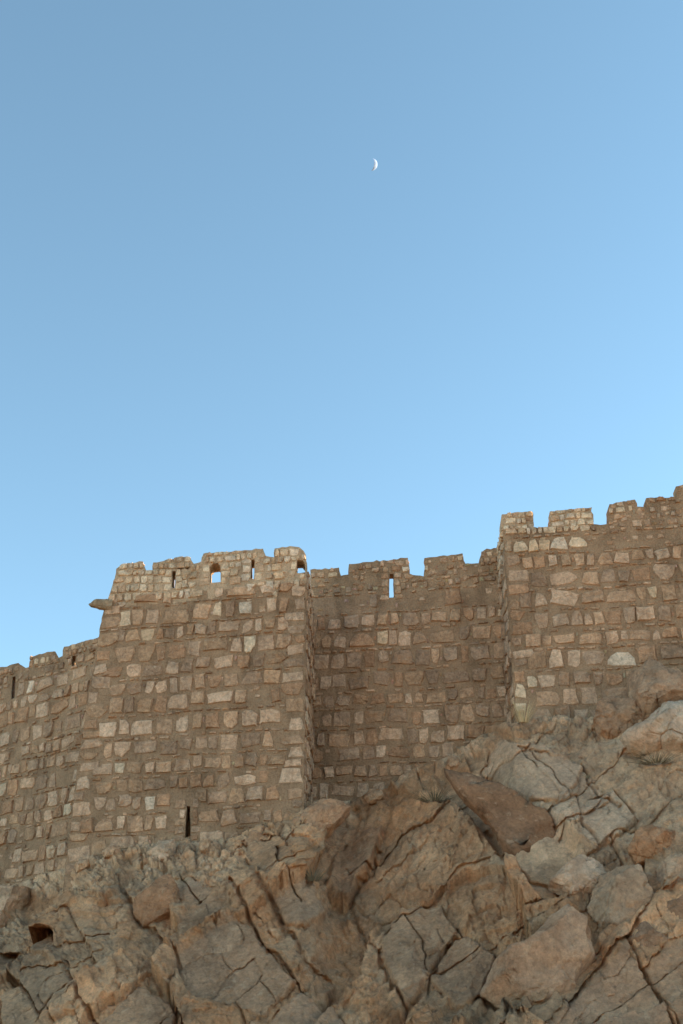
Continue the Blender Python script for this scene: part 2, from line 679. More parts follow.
merlon(T, [(202, 562.5), (203, 553.5), (233, 551.2), (263, 549.2), (265.5, 555), (266, 557)], tower, TB, bk, MERLON_PALE, 23)
merlon(T, [(274, 557.5), (275, 548.5), (286, 546.2), (294, 546.2), (299, 547.8), (303, 551.2), (305.3, 555), (306.3, 559)], tower, TB, bk, MERLON_PALE, 24)
# projecting beam stub at the left corner
a = T.px([(107, 606)])[0]
pc = T.P([a], 0.1)[0]
vs, fs = [], []
prof = [(-0.17, -0.14), (0.15, -0.19), (0.2, 0.14), (-0.13, 0.19)]
NS, NK = 12, 14
for i in range(NS):
    t = i / (NS - 1)
    rx_, rz_ = 0.20 - 0.04 * t, 0.23 - 0.06 * t ** 2
    if i == NS - 1:
        rx_, rz_ = rx_ * 0.7, rz_ * 0.7
    for q_ in range(NK):
        an = 2 * math.pi * q_ / NK
        c_, s_ = math.cos(an), math.sin(an)
        k_ = (abs(c_) ** 4 + abs(s_) ** 4) ** -0.25 * (1 + rnd.uniform(-0.06, 0.06))
        slope = 0.16 * t * t if s_ < 0 else 0.0
        vs.append((pc[0] + 0.25 - t * 0.86 + 0.1 * s_ * (t > 0.9), pc[1] + 0.12 + c_ * k_ * rx_, pc[2] + s_ * k_ * (rz_ - slope * 0.6) + 0.02 + 0.07 * t))
for i in range(NS - 1):
    for k in range(NK):
        fs.append((i * NK + k, i * NK + (k + 1) % NK, i * NK + NK + (k + 1) % NK, i * NK + NK + k))
fs += [tuple(range(NK - 1, -1, -1)), tuple((NS - 1) * NK + k for k in range(NK))]
mesh_obj('beam_stub', vs, fs, M_STONE, tower, TB, None, np.tile((0.36, 0.25, 0.155), (len(vs), 1)))

# ---------------- curtain wall between the two towers
Mw = Facade((-1.6, 49.6), (7.2, 48.0))
MB = (2.5, 48.9, 10.0)
midw = thing('curtain_wall', MB, 'recessed brown curtain wall with an arrow slit, between the pale topped tower and the right-hand wall', 'wall')
back = (0.0, 0.5, 0.0)
o = Mw.px([(300, 577), (340, 575.5), (349, 574.5), (349.4, 570.5), (409, 570.5), (409.5, 574.5), (424, 576), (464, 563.5), (480, 562.5), (506, 560)])
o = o + Mw.px([(520, 790), (300, 860)])
slit = Mw.px([(389.3, 597.5), (394, 597.3), (393.6, 573.6), (389.6, 573.8)])
zpar = Mw.px([(400, 603)])[0][1]
g = Geo()
make_front(g, Mw, o, [slit], back, style_of(zpar, BROWN_UP, LOWER), 31, keep_below=11.5, extra=jambs([slit], r, WARM))
zfl = Mw.px([(400, 606)])[0][1]
core(g, [(-1.0, 49.75), (6.6, 48.35), (6.6, 51), (-1.0, 51.5)], 8.0, zfl - 0.4)
g.build('masonry', midw, MB)
bk = (0.0, 0.46, 0.0)
merlon(Mw, [(311, 577), (311, 569.6), (325, 569), (339, 567.5), (340.5, 576)], midw, MB, bk, MERLON_BROWN, 41)
merlon(Mw, [(348.9, 571.2), (349.5, 564), (370, 561.5), (390, 560), (408, 558), (409.6, 566), (409.8, 571.2)], midw, MB, bk, MERLON_BROWN, 42)
merlon(Mw, [(424, 576.5), (425, 558.2), (440, 556), (462.5, 554), (464.8, 563.5)], midw, MB, bk, MERLON_BROWN, 43)
merlon(Mw, [(479.8, 563), (481, 551.5), (487, 549.5), (498, 548), (508, 547), (508, 560)], midw, MB, bk, MERLON_BROWN, 44)

# ---------------- right wall
R = Facade((6.5, 46.5), (20.0, 44.4))
RB = (10.0, 46.0, 13.0)
rightw = thing('rampart', RB, 'tall stepped wall on the right, its upper left corner of small pale stones', 'wall')
back = (0.02, 0.7, 0.0)
o = R.px([(502, 528), (534, 527.5), (550, 526.5), (592, 525), (609, 524), (635, 507), (646, 507), (676, 498), (690, 497.5)])
o[0] = (0.01, o[0][1])
e = R.L
o = o + [(8.4, o[-1][1] + 0.1), (8.45, o[-1][1] + 0.9), (e, o[-1][1] + 2.0), (e, 13.0), (0.01, 13.0)]
zpar = R.px([(520, 556)])[0][1]
zstep = R.px([(600, 540)])[0][1]


def rstyle(s, z):
    lim = zpar + 0.05 * s
    if z > lim:
        return PALE_UP if s < 2.3 + 1.2 * (z - lim) else BROWN_UP
    return LOWER


g = Geo()
ex = quoins(0.02, 1, 13.5, zpar, r, WARM + PALE[:1])
make_front(g, R, o, [], back, rstyle, 51, keep_below=14.0, extra=ex)
RS = Facade((6.44, 48.3), (6.5, 46.5))
ztop = R.px([(502, 528)])[0][1]
make_front(g, RS, [(0, 13), (RS.L, 13), (RS.L, ztop), (0, ztop)], [], (0.5, 0.0, 0.0), style_of(zpar, PALE_UP, LOWER), 52, keep_below=14, extra=quoins(RS.L - 0.02, -1, 13.5, zpar, r))
core(g, [(6.95, 47.1), (19.8, 45.2), (19.8, 52), (7.0, 52)], 11.0, zpar - 0.3)
g.build('masonry', rightw, RB)
bk = (0.02, 0.6, 0.0)
merlon(R, [(501.3, 529), (501.3, 514.5), (515, 512.5), (532.6, 511.3), (534, 528)], rightw, RB, bk, MERLON_PALE, 61)
merlon(R, [(550, 527), (550.4, 511.4), (570, 509.5), (592, 507.8), (594, 525)], rightw, RB, bk, MERLON_PALE, 62)
merlon(R, [(608.6, 524.5), (608.8, 504.2), (620, 502), (635, 500.2), (638, 507.5)], rightw, RB, bk, MERLON_BROWN, 63)
merlon(R, [(646, 507.5), (647.3, 498.3), (662, 497.5), (675.8, 497.2), (676, 498.5)], rightw, RB, bk, MERLON_BROWN, 64)
merlon(R, [(675.9, 499), (676.3, 486.5), (684, 484.8), (704, 483), (704.5, 498)], rightw, RB, bk, MERLON_BROWN, 65)

# ---------------- left wall
Lw = Facade((-19.0, 55.0), (-8.9, 48.0))
LB = (-13.0, 51.0, 7.0)
leftw = thing('low_rampart', LB, 'lower brown wall running back and away from the left side of the square tower', 'wall')
back = (0.0, 0.75, 0.0)
tp = [(-60, 688), (-2, 670.5), (20, 669.5), (29, 667), (57, 658.5), (62, 656.5), (104, 644)]
o = Lw.px(tp)
ob = Lw.px([(110, 905), (-60, 960)])
sa = Lw.px([(71.6, 666.5), (75.2, 665.5), (75.8, 655), (72, 656)])
sb = Lw.px([(11.2, 699), (14.4, 698), (15.6, 676), (12.6, 677)])
zpar = Lw.px([(30, 690)])[0][1]
g = Geo()
make_front(g, Lw, o + ob, [sa, sb], back, style_of(zpar, dict(BROWN_UP, fill=0.8, mul=0.95), dict(LOWER, H=0.58)), 71, keep_below=8.0)
core(g, [(-18.6, 55.6), (-9.0, 48.95), (-9.0, 52), (-18.6, 58)], 4.0, zpar)
g.build('masonry', leftw, LB)
bk = (0.0, 0.6, 0.0)
merlon(Lw, [(-34, 681), (-34, 674), (0, 667.5), (12, 665), (18.5, 663.2), (26, 668)], leftw, LB, bk, MERLON_BROWN, 81)
merlon(Lw, [(29.2, 667.3), (31, 657), (42, 654), (55.5, 650.8), (58.5, 656), (59, 658.5)], leftw, LB, bk, MERLON_BROWN, 82)
merlon(Lw, [(62.3, 656.8), (63.3, 647), (80, 643), (104, 636), (104, 645)], leftw, LB, bk, MERLON_BROWN, 83)

# ------------------------------------------------------------------ hillside
FOOT = [(-420, 1010), (-200, 950), (0, 888), (60, 868), (130, 846), (185, 840), (235, 838), (262, 828), (285, 818), (311, 808), (330, 803), (352, 802), (368, 791),
        (388, 789), (406, 771), (430, 762), (456, 752), (482, 734), (500, 727), (518, 723), (544, 714), (571, 716), (600, 717), (630, 708), (660, 694), (690, 684), (800, 648), (1000, 590), (1250, 540)]
WALLY = [(-420, 53), (-100, 53), (0, 51.2), (66, 48.2), (90, 46.4), (300, 45.2), (318, 46.4), (340, 49.2), (490, 48.1), (515, 46.3), (690, 45.2), (1250, 43)]
NEAR = [(-420, 36), (0, 35), (300, 34.2), (683, 33.5), (1250, 33)]
fx, fy = zip(*FOOT)
wx, wy = zip(*WALLY)
nx_, ny_ = zip(*NEAR)
BOT = 1090.0


def base_pt(a, b):
    """hill surface before its relief: seen in direction (a, b) at a given distance"""
    a, b = np.asarray(a, float), np.asarray(b, float)
    yf = np.interp(a, fx, fy)
    Yw = np.interp(a, wx, wy) - 0.35
    Yn = np.interp(a, nx_, ny_)
    t = (b - yf) / (BOT - yf)
    t1 = np.clip(t, 0, 1)
    prof = t1 ** 0.9
    Y = Yw + (Yn - Yw) * prof
    d = ray(a, np.maximum(b, yf))
    k = Y / d[..., 1]
    p = EYE + d * k[..., None]
    over = np.maximum(yf - b, 0)
    p[..., 1] += over * 0.10
    p[..., 0] *= p[..., 1] / np.maximum(Y, 1)
    p[..., 2] += -0.004 * over
    return p


da = 1.05
cols = np.concatenate([np.linspace(-420, -34, 60), np.arange(-30, 716, da), np.linspace(720, 1250, 80)])
rows = np.concatenate([np.linspace(-60, -6, 6), np.linspace(-4, 400, 395)])
# rows measured down from the wall foot, so every column starts at the wall
A_ = np.repeat(cols[None], len(rows), 0)
yfc = np.interp(cols, fx, fy)
RR = rows[:, None]
Bm = np.where(RR < 0, yfc[None] + RR, yfc[None] + RR / 400 * (BOT - yfc[None]))
PB = base_pt(A_, Bm)
Q = np.stack([A_, Bm], -1)

E1 = np.array([0.80, -0.60])
E2 = np.array([0.52, 0.854])
warp = np.stack([fbm(Q / 60, 4, 5), fbm(Q / 60, 4, 9)], -1)
Wq = Q + 9 * warp
I2 = np.linalg.inv(np.stack([E1, E2], 1))
UV = Wq @ I2.T
u_, v_ = UV[..., 0], UV[..., 1]

disp = np.zeros(A_.shape)
dig = np.zeros(A_.shape)                                      # cracks and hollows, cut level into the hill
tint = np.zeros(A_.shape + (3,))


def sm(x, a, b):
    t = np.clip((x - a) / (b - a), 0, 1)
    return t * t * (3 - 2 * t)


# two families of joints: long parallel cracks rising to the right, shorter cross joints
def n1(x, seed):
    return vnoise(np.stack([x, 0 * x + 0.5], -1), seed)


def joints(u, v, wu, wv, seed):
    vv = v / wv + 0.45 * n1(v / (wv * 1.9), seed)
    row = np.floor(vv).astype(np.int64)
    fv = vv - row
    h0 = hsh(row, row * 0, seed=seed + 1)
    w = wu * (0.55 + 1.1 * hsh(row, row * 0 + 3, seed=seed + 2))
    uu = u / w + 13.0 * h0 + 0.4 * n1(u / (w * 1.7) + 31.7 * h0, seed + 3)
    col = np.floor(uu).astype(np.int64)
    fu = uu - col
    rv = [hsh(row, col, seed=seed + 10 + k) for k in range(6)]
    eu = np.minimum(fu, 1 - fu) * w
    ev = np.minimum(fv, 1 - fv) * wv
    return rv, fu - 0.5, fv - 0.5, eu, ev


# broad planes the slope is broken into
rv0, ox, oy, e0 = voronoi(u_ / 150 + 0.37, v_ / 95 + 0.61, 103, 0.95, 2.0)
disp += (rv0[0] - 0.5) * 0.25 + (rv0[1] - 0.5) * 1.7 * ox + (rv0[2] - 0.55) * 1.6 * oy
calm = 1 - 0.72 * sm(A_, 420, 540) * sm(Bm, 900, 800) * sm(A_, 720, 640)      # the smoother pale shoulder of bedrock
butt = sm(np.abs(A_ - 440 + 0.25 * (Bm - 900)), 120, 60) * sm(Bm, 780, 830)   # the scoured buttress
rv, ox, oy, eu, ev = joints(u_, v_, 135, 66, 3)
amp = calm * (1 - 0.35 * butt)
disp += amp * ((rv[0] - 0.5) * 0.18 + (rv[1] - 0.5) * 0.75 * ox + (rv[2] - 0.6) * 0.7 * oy)
crk = np.exp(-(ev / (0.6 + 0.8 * rv[4])) ** 2) * sm(rv[4], 0.3, 0.75) + np.exp(-(eu / (0.6 + 0.7 * rv[5])) ** 2) * sm(rv[5], 0.45, 0.8)
dig += 0.36 * crk * (0.35 + 0.65 * amp)
blockv = rv[3]
mk = sm(fbm(Q / 90, 3, 77), -0.3, 0.3)
rv2, ox, oy, eu, ev = joints(u_ + 3 * warp[..., 1], v_ + 3 * warp[..., 0], 44, 21, 23)
amp2 = calm * (0.25 + 0.75 * mk) * (1 - 0.4 * butt)
disp += amp2 * ((rv2[0] - 0.5) * 0.14 + (rv2[1] - 0.5) * 0.34 * ox + (rv2[2] - 0.6) * 0.3 * oy)
crk = np.exp(-(ev / 1.0) ** 2) * sm(rv2[4], 0.68, 0.92) + np.exp(-(eu / 0.9) ** 2) * sm(rv2[5], 0.72, 0.95)
dig += 0.2 * crk * (0.3 + 0.7 * amp2)
rv3, ox, oy, e3 = voronoi(u_ / 22 + 1.7, v_ / 14 + 5.1, 43, 0.95, 2.0)
mk3 = sm(fbm(Q / 70, 3, 97), -0.2, 0.5)
disp += (0.25 + 0.75 * mk3) * ((rv3[0] - 0.5) * 0.10 + (rv3[1] - 0.5) * 0.26 * ox + (rv3[2] - 0.5) * 0.26 * oy - 0.05 * (1 - sm(e3, 0, 0.05)) * (rv3[3] > 0.4))
rv5, ox, oy, e3 = voronoi(u_ / 8 + 1.7, v_ / 6 + 5.1, 47, 0.95, 2.0)
disp += (0.35 + 0.65 * (1 - mk3)) * ((rv5[0] - 0.5) * 0.07 + (rv5[1] - 0.5) * 0.16 * ox + (rv5[2] - 0.5) * 0.16 * oy)
disp += 0.07 * fbm(Q / 40, 6, 31, 0.55)
# flutes running down the buttress
fl = np.stack([(A_ + 0.45 * Bm) / 17, Bm / 60], -1) + 0.4 * warp
disp += butt * (0.11 * ridged(fl, 4, 61) - 0.1)
disp += 0.022 * ridged(Q / 11 + 0.3 * warp, 4, 71) + 0.010 * vnoise(Q / 2.1, 99)

# rubble below the left wall and the tower
rub = sm(Bm - np.interp(A_, fx, fy), 70, 15) * sm(A_, 300, 200) * sm(Bm - np.interp(A_, fx, fy), -8, 2)
foot_rub = sm(Bm - np.interp(A_, fx, fy), 16, 4) * sm(A_, 280, 320) * sm(fbm(Q / 24, 3, 19), -0.2, 0.2)
rub = rub * sm(fbm(Q / 30, 3, 15), -0.7, 0.1)
rub = np.maximum(rub, 0.8 * foot_rub)
disp *= 1 - 0.55 * rub
for sc_, am, sd_ in ((11.0, 1.0, 83), (6.0, 0.6, 89)):
    rv4, ox, oy, e4 = voronoi(A_ / sc_ + 0.4 * warp[..., 0], Bm / (sc_ * 0.72) + 0.3 * warp[..., 1], sd_, 0.95, 2.0)
    disp += am * rub * ((rv4[0] - 0.4) * 0.3 + 0.3 * (rv4[1] - .5) * ox + 0.3 * (rv4[2] - .5) * oy - 0.14 * (1 - sm(e4, 0, 0.22)))

# colour of the rock itself
beige, brown, grey, pale, rust = (np.array(c) for c in ((0.60, 0.345, 0.19), (0.50, 0.265, 0.135), (0.43, 0.275, 0.165), (0.72, 0.47, 0.29), (0.46, 0.20, 0.085)))
n1 = sm(fbm(Q / 80, 4, 201), -0.5, 0.5)[..., None]
n2 = sm(fbm(Q / 45, 5, 211), 0.0, 0.7)[..., None]
n3 = sm(fbm(Q / 33, 5, 221), 0.1, 0.7)[..., None]
tint = brown + (beige - brown) * n1
tint = tint + (grey - tint) * n2 * 0.8
tint = tint + (rust - tint) * n3 * 0.32
tint *= np.array((1.07, 1.01, 0.96)) * (0.82 + 0.36 * blockv)[..., None] * (0.88 + 0.24 * rv2[3])[..., None]
up = (sm(A_, 380, 560) * sm(Bm, 930, 800))[..., None]
tint = tint + (pale * (0.75 + 0.3 * n1) - tint) * up * 0.7
rb = (rub * (0.45 + 0.5 * rv4[3]))[..., None]
tint = tint + (pale - tint) * rb

# ---- the blocks one can make out on the slope: outline, height, lean (right, down), colour
BLOCKS = [
    ([(175, 965), (229, 925), (251, 932), (268, 955), (298, 982), (264, 1016), (211, 1006), (184, 999)], 0.30, (0.1, -0.25), (0.255, 0.195, 0.14)),
    ([(261, 1026), (301, 990), (332, 1013), (345, 1030), (330, 1060), (270, 1060)], 0.30, (0, -0.1), (0.2, 0.15, 0.11)),
    ([(162, 944), (202, 906), (230, 896), (232, 920), (205, 938), (175, 960)], 0.34, (0.0, -0.3), (0.25, 0.185, 0.128)),
    ([(168, 880), (190, 878), (221, 897), (200, 907), (186, 910), (178, 900)], 0.28, (0.2, 0.0), (0.25, 0.19, 0.135)),
    ([(243, 850), (265, 838), (283, 845), (300, 872), (270, 890), (250, 878)], 0.38, (0.25, 0.2), (0.265, 0.185, 0.12)),
    ([(268, 905), (305, 880), (318, 890), (330, 915), (305, 928), (285, 925)], 0.25, (0.1, 0.1), (0.235, 0.18, 0.13)),
    ([(330, 880), (335, 850), (360, 830), (385, 828), (372, 862), (352, 895), (343, 898)], 0.5, (0.5, 0.3), (0.235, 0.155, 0.1)),
    ([(0, 1002), (22, 985), (65, 975), (78, 995), (50, 1018), (0, 1055)], 0.35, (-0.1, -0.4), (0.235, 0.18, 0.125)),
    ([(96, 1024), (140, 988), (172, 1004), (176, 1020), (160, 1050), (100, 1060)], 0.36, (0, -0.2), (0.225, 0.16, 0.11)),
    ([(378, 955), (398, 905), (440, 900), (462, 930), (440, 955), (415, 1000), (405, 1015), (388, 975)], 0.25, (-0.1, 0.1), (0.235, 0.165, 0.11)),
    ([(463, 930), (497, 952), (482, 992), (455, 1005), (428, 980), (445, 949)], 0.2, (0.1, -0.1), (0.225, 0.165, 0.115)),
    ([(544, 1030), (628, 947), (645, 972), (668, 1010), (678, 1040), (560, 1060)], 0.25, (0.1, -0.1), (0.225, 0.165, 0.12)),
    ([(645, 970), (668, 946), (700, 935), (720, 980), (690, 1040), (672, 1010)], 0.2, (0.2, 0), (0.235, 0.17, 0.12)),
    ([(500, 735), (545, 742), (585, 765), (560, 800), (520, 795), (480, 772)], 0.2, (0.1, -0.2), (0.33, 0.265, 0.2)),
    ([(585, 800), (612, 790), (640, 815), (622, 835), (600, 850), (580, 835)], 0.22, (0.1, 0.0), (0.36, 0.3, 0.235)),
    ([(520, 745), (585, 765), (610, 800), (575, 830), (545, 815), (560, 790)], 0.12, (0.1, 0.2), (0.34, 0.275, 0.21)),
]
for poly, hgt, lean, colr in BLOCKS:
    p = np.array(poly, float)
    lo, hi = p.min(0) - 14, p.max(0) + 14
    idx = (A_ > lo[0]) & (A_ < hi[0]) & (Bm > lo[1]) & (Bm < hi[1])
    q = Q[idx] + 2.2 * warp[idx] + 1.5 * np.stack([fbm(Q[idx] / 7, 2, 301), fbm(Q[idx] / 7, 2, 303)], -1)
    ins = in_poly(q, poly)
    dd = seg_dist(q, poly, True)
    c = p.mean(0)
    size = (p.max(0) - p.min(0)) / 2
    face = hgt * 0.5 - 0.06 + lean[0] * 0.5 * (q[:, 0] - c[0]) / size[0] + lean[1] * 0.5 * (q[:, 1] - c[1]) / size[1]
    own = disp[idx]
    new = own * 0.38 + face
    w = np.where(ins, sm(dd, 0.0, 3.2), 0)
    out = own * w * 0 + np.where(ins, own + (new - own) * w, own)
    dig[idx] += 0.26 * np.exp(-(dd / 1.0) ** 2) * (0.3 + 0.7 * sm(fbm(q / 20, 2, 305), -0.4, 0.3))                     # the joint round the block
    disp[idx] = out
    ti = tint[idx]
    tint[idx] = ti + (np.array((1.68, 1.36, 1.16)) * np.array(colr) * (0.9 + 0.2 * blockv[idx][:, None]) - ti) * (np.where(ins, sm(dd, 0, 3), 0) * 0.6)[:, None]

CRACKS = [
    ([(231, 895), (251, 925), (268, 952), (298, 982), (303, 990)], 3.0, 0.5),
    ([(240, 862), (262, 895), (285, 928), (301, 952), (330, 975)], 3.5, 0.45),
    ([(453, 918), (473, 942), (497, 952)], 1.8, 0.4),
    ([(460, 927), (445, 949), (433, 972), (428, 990)], 1.5, 0.35),
    ([(377, 955), (391, 979), (409, 1014)], 2.0, 0.4),
    ([(545, 1024), (628, 946), (655, 915), (690, 886)], 2.0, 0.5),
    ([(628, 946), (645, 969), (668, 1007), (676, 1030)], 2.0, 0.45),
    ([(67, 972), (81, 1002), (96, 1024)], 2.2, 0.45),
    ([(170, 1000), (180, 975), (168, 950)], 1.8, 0.3),
    ([(582, 762), (590, 780), (606, 798), (622, 806)], 1.5, 0.35),
    ([(487, 824), (503, 848), (525, 868), (547, 881)], 3.0, 0.35),
    ([(482, 994), (505, 1015), (520, 1030)], 4.0, 0.7),
    ([(380, 845), (370, 870), (350, 897), (362, 930), (378, 955)], 2.2, 0.4),
    ([(0, 990), (30, 968), (70, 950), (110, 935)], 1.6, 0.28),
    ([(0, 950), (12, 948)], 4, 0.6),
    ([(560, 830), (590, 812), (606, 800)], 1.5, 0.25),
    ([(296, 840), (312, 848), (318, 870), (306, 886)], 3.2, 0.4),
    ([(120, 890), (140, 918), (152, 930), (164, 942), (178, 948)], 3.0, 0.5),
]
for pts, wd, dp in CRACKS:
    p = np.array(pts, float)
    lo, hi = p.min(0) - 16, p.max(0) + 16
    idx = (A_ > lo[0]) & (A_ < hi[0]) & (Bm > lo[1]) & (Bm < hi[1])
    q = Q[idx] + 3.0 * np.stack([fbm(Q[idx] / 14, 3, 331), fbm(Q[idx] / 14, 3, 333)], -1)
    dd = seg_dist(q, pts)
    dig[idx] += 0.95 * dp * np.exp(-(dd / (0.75 * wd)) ** 2)
# small caves
for (cx, cy, rx, ry, dp) in ((40, 953, 13, 9, 2.4), (46, 946, 10, 6, 0.7), (4, 950, 9, 4, 0.8), (640, 752, 16, 5, 0.5), (350, 806, 6, 4, 0.7)):
    w = ((Q[..., 0] - cx + 3 * warp[..., 0]) / rx) ** 2 + ((Q[..., 1] - cy + 3 * warp[..., 1]) / ry) ** 2
    dig += dp * np.exp(-w ** 2)
# the bed of the leaning slab
SLAB = [(440, 774), (470, 780), (505, 790), (522, 800), (552, 818), (572, 845), (570, 880), (552, 898), (535, 888), (525, 870), (503, 850), (487, 826), (470, 810), (452, 795)]
idx = (A_ > 420) & (A_ < 600) & (Bm > 755) & (Bm < 905)
inb = in_poly(Q[idx], SLAB)
wb = np.where(inb, 1.0, sm(seg_dist(Q[idx], SLAB, True), 9, 1))
disp[idx] = disp[idx] * (1 - 0.75 * wb) - 0.42 * wb
# level bed under the large tilted block, so that it lies clear of the bedrock
BED = [(482, 992), (497, 965), (517, 947), (571, 917), (588, 928), (594, 945), (603, 958), (578, 984), (546, 1022), (520, 1012)]
idx = (A_ > 465) & (A_ < 620) & (Bm > 900) & (Bm < 1040)
wb = np.where(in_poly(Q[idx], BED), 1.0, sm(seg_dist(Q[idx], BED, True), 5, 1))
disp[idx] = disp[idx] * (1 - 0.7 * wb) - 0.12 * wb
# keep the line where rock meets masonry
dfoot = Bm - np.interp(A_, fx, fy)
keep = sm(dfoot, 0, 16)
disp = disp * (0.35 + 0.65 * keep)
disp = np.where(dfoot < 0, disp * 0.5, disp)
dig *= sm(dfoot, 0, 10)
near = sm(dfoot, 30, 6) * sm(dfoot, -6, 2)
rv6, ox, oy, e6 = voronoi(A_ / 13 + 0.5 * warp[..., 0], Bm / 8 + 0.4 * warp[..., 1], 113, 0.95, 2.0)
disp += near * (0.10 * fbm(Q / 14, 4, 401) + (rv6[0] - 0.6) * 0.2 + 0.25 * (rv6[1] - .5) * ox + 0.25 * (rv6[2] - .5) * oy - 0.08 * (1 - sm(e6, 0, 0.15)))
tint *= (1 - near * (0.25 * (rv6[3] - 0.5)))[..., None]

# surface normals of the base, then displace
d0 = np.gradient(PB, axis=0)
d1 = np.gradient(PB, axis=1)
N = np.cross(d1, d0)
N /= np.linalg.norm(N, axis=-1, keepdims=True) + 1e-9
N *= np.sign(-N[..., 1:2] + 1e-6)
NS_ = np.array([0.0, -0.78, 0.62])
N = N * 0.4 + NS_ * 0.6
N /= np.linalg.norm(N, axis=-1, keepdims=True)
PH = PB + N * disp[..., None] + np.array([0.0, 0.97, 0.20]) * dig[..., None]
# skirt down to the plain and back behind the walls
last = PH[-1]
sk, skt = [], []
for k, (dy, fz) in enumerate(((1.5, 0.75), (3.5, 0.45), (6.5, 0.18), (10.5, -0.08))):
    q = last.copy()
    q[:, 1] -= dy
    q[:, 2] = last[:, 2] * fz - (0.4 if fz < 0 else 0)
    q += 0.25 * np.stack([fbm(q[:, :2] * 0.5, 3, 7 + k), fbm(q[:, :2] * 0.5, 3, 17 + k), fbm(q[:, :2] * 0.5, 3, 27 + k)], -1)
    sk.append(q)
    skt.append(tint[-1])
top = []
for dy, dz in ((60.0, -16.0), (25.0, -2.0)):
    q = PH[0].copy()
    q[:, 1] += dy
    q[:, 2] += dz
    top.append(q)
PV = np.concatenate([np.array(top), PH, np.array(sk)])
TV = np.concatenate([np.repeat(tint[:1], 2, 0), tint, np.array(skt)])
nr, nc = PV.shape[:2]
ii = np.arange(nr * nc).reshape(nr, nc)
fq = np.stack([ii[:-1, :-1], ii[1:, :-1], ii[1:, 1:], ii[:-1, 1:]], -1).reshape(-1, 4)
hill = mesh_obj('rocky_hillside', PV.reshape(-1, 3), fq.tolist(), M_ROCK, None, None, None, TV.reshape(-1, 3), smooth=True)
setp(hill, kind='structure')

# the plain the photographer stands on
k = NT('desert_sand')
M_SAND = k.done(k.ramp(k.noise(0.15, 8, 0.65), [(0.3, (0.50, 0.315, 0.19)), (0.7, (0.60, 0.40, 0.25))]), k.bump(k.noise(1.5, 8, 0.7), 0.1))
RG = 9000.0
pl = mesh_obj('desert_ground', [(RG * math.cos(i * math.pi / 32), RG * math.sin(i * math.pi / 32), 0) for i in range(64)], [tuple(range(64))], M_SAND)
setp(pl, kind='structure')


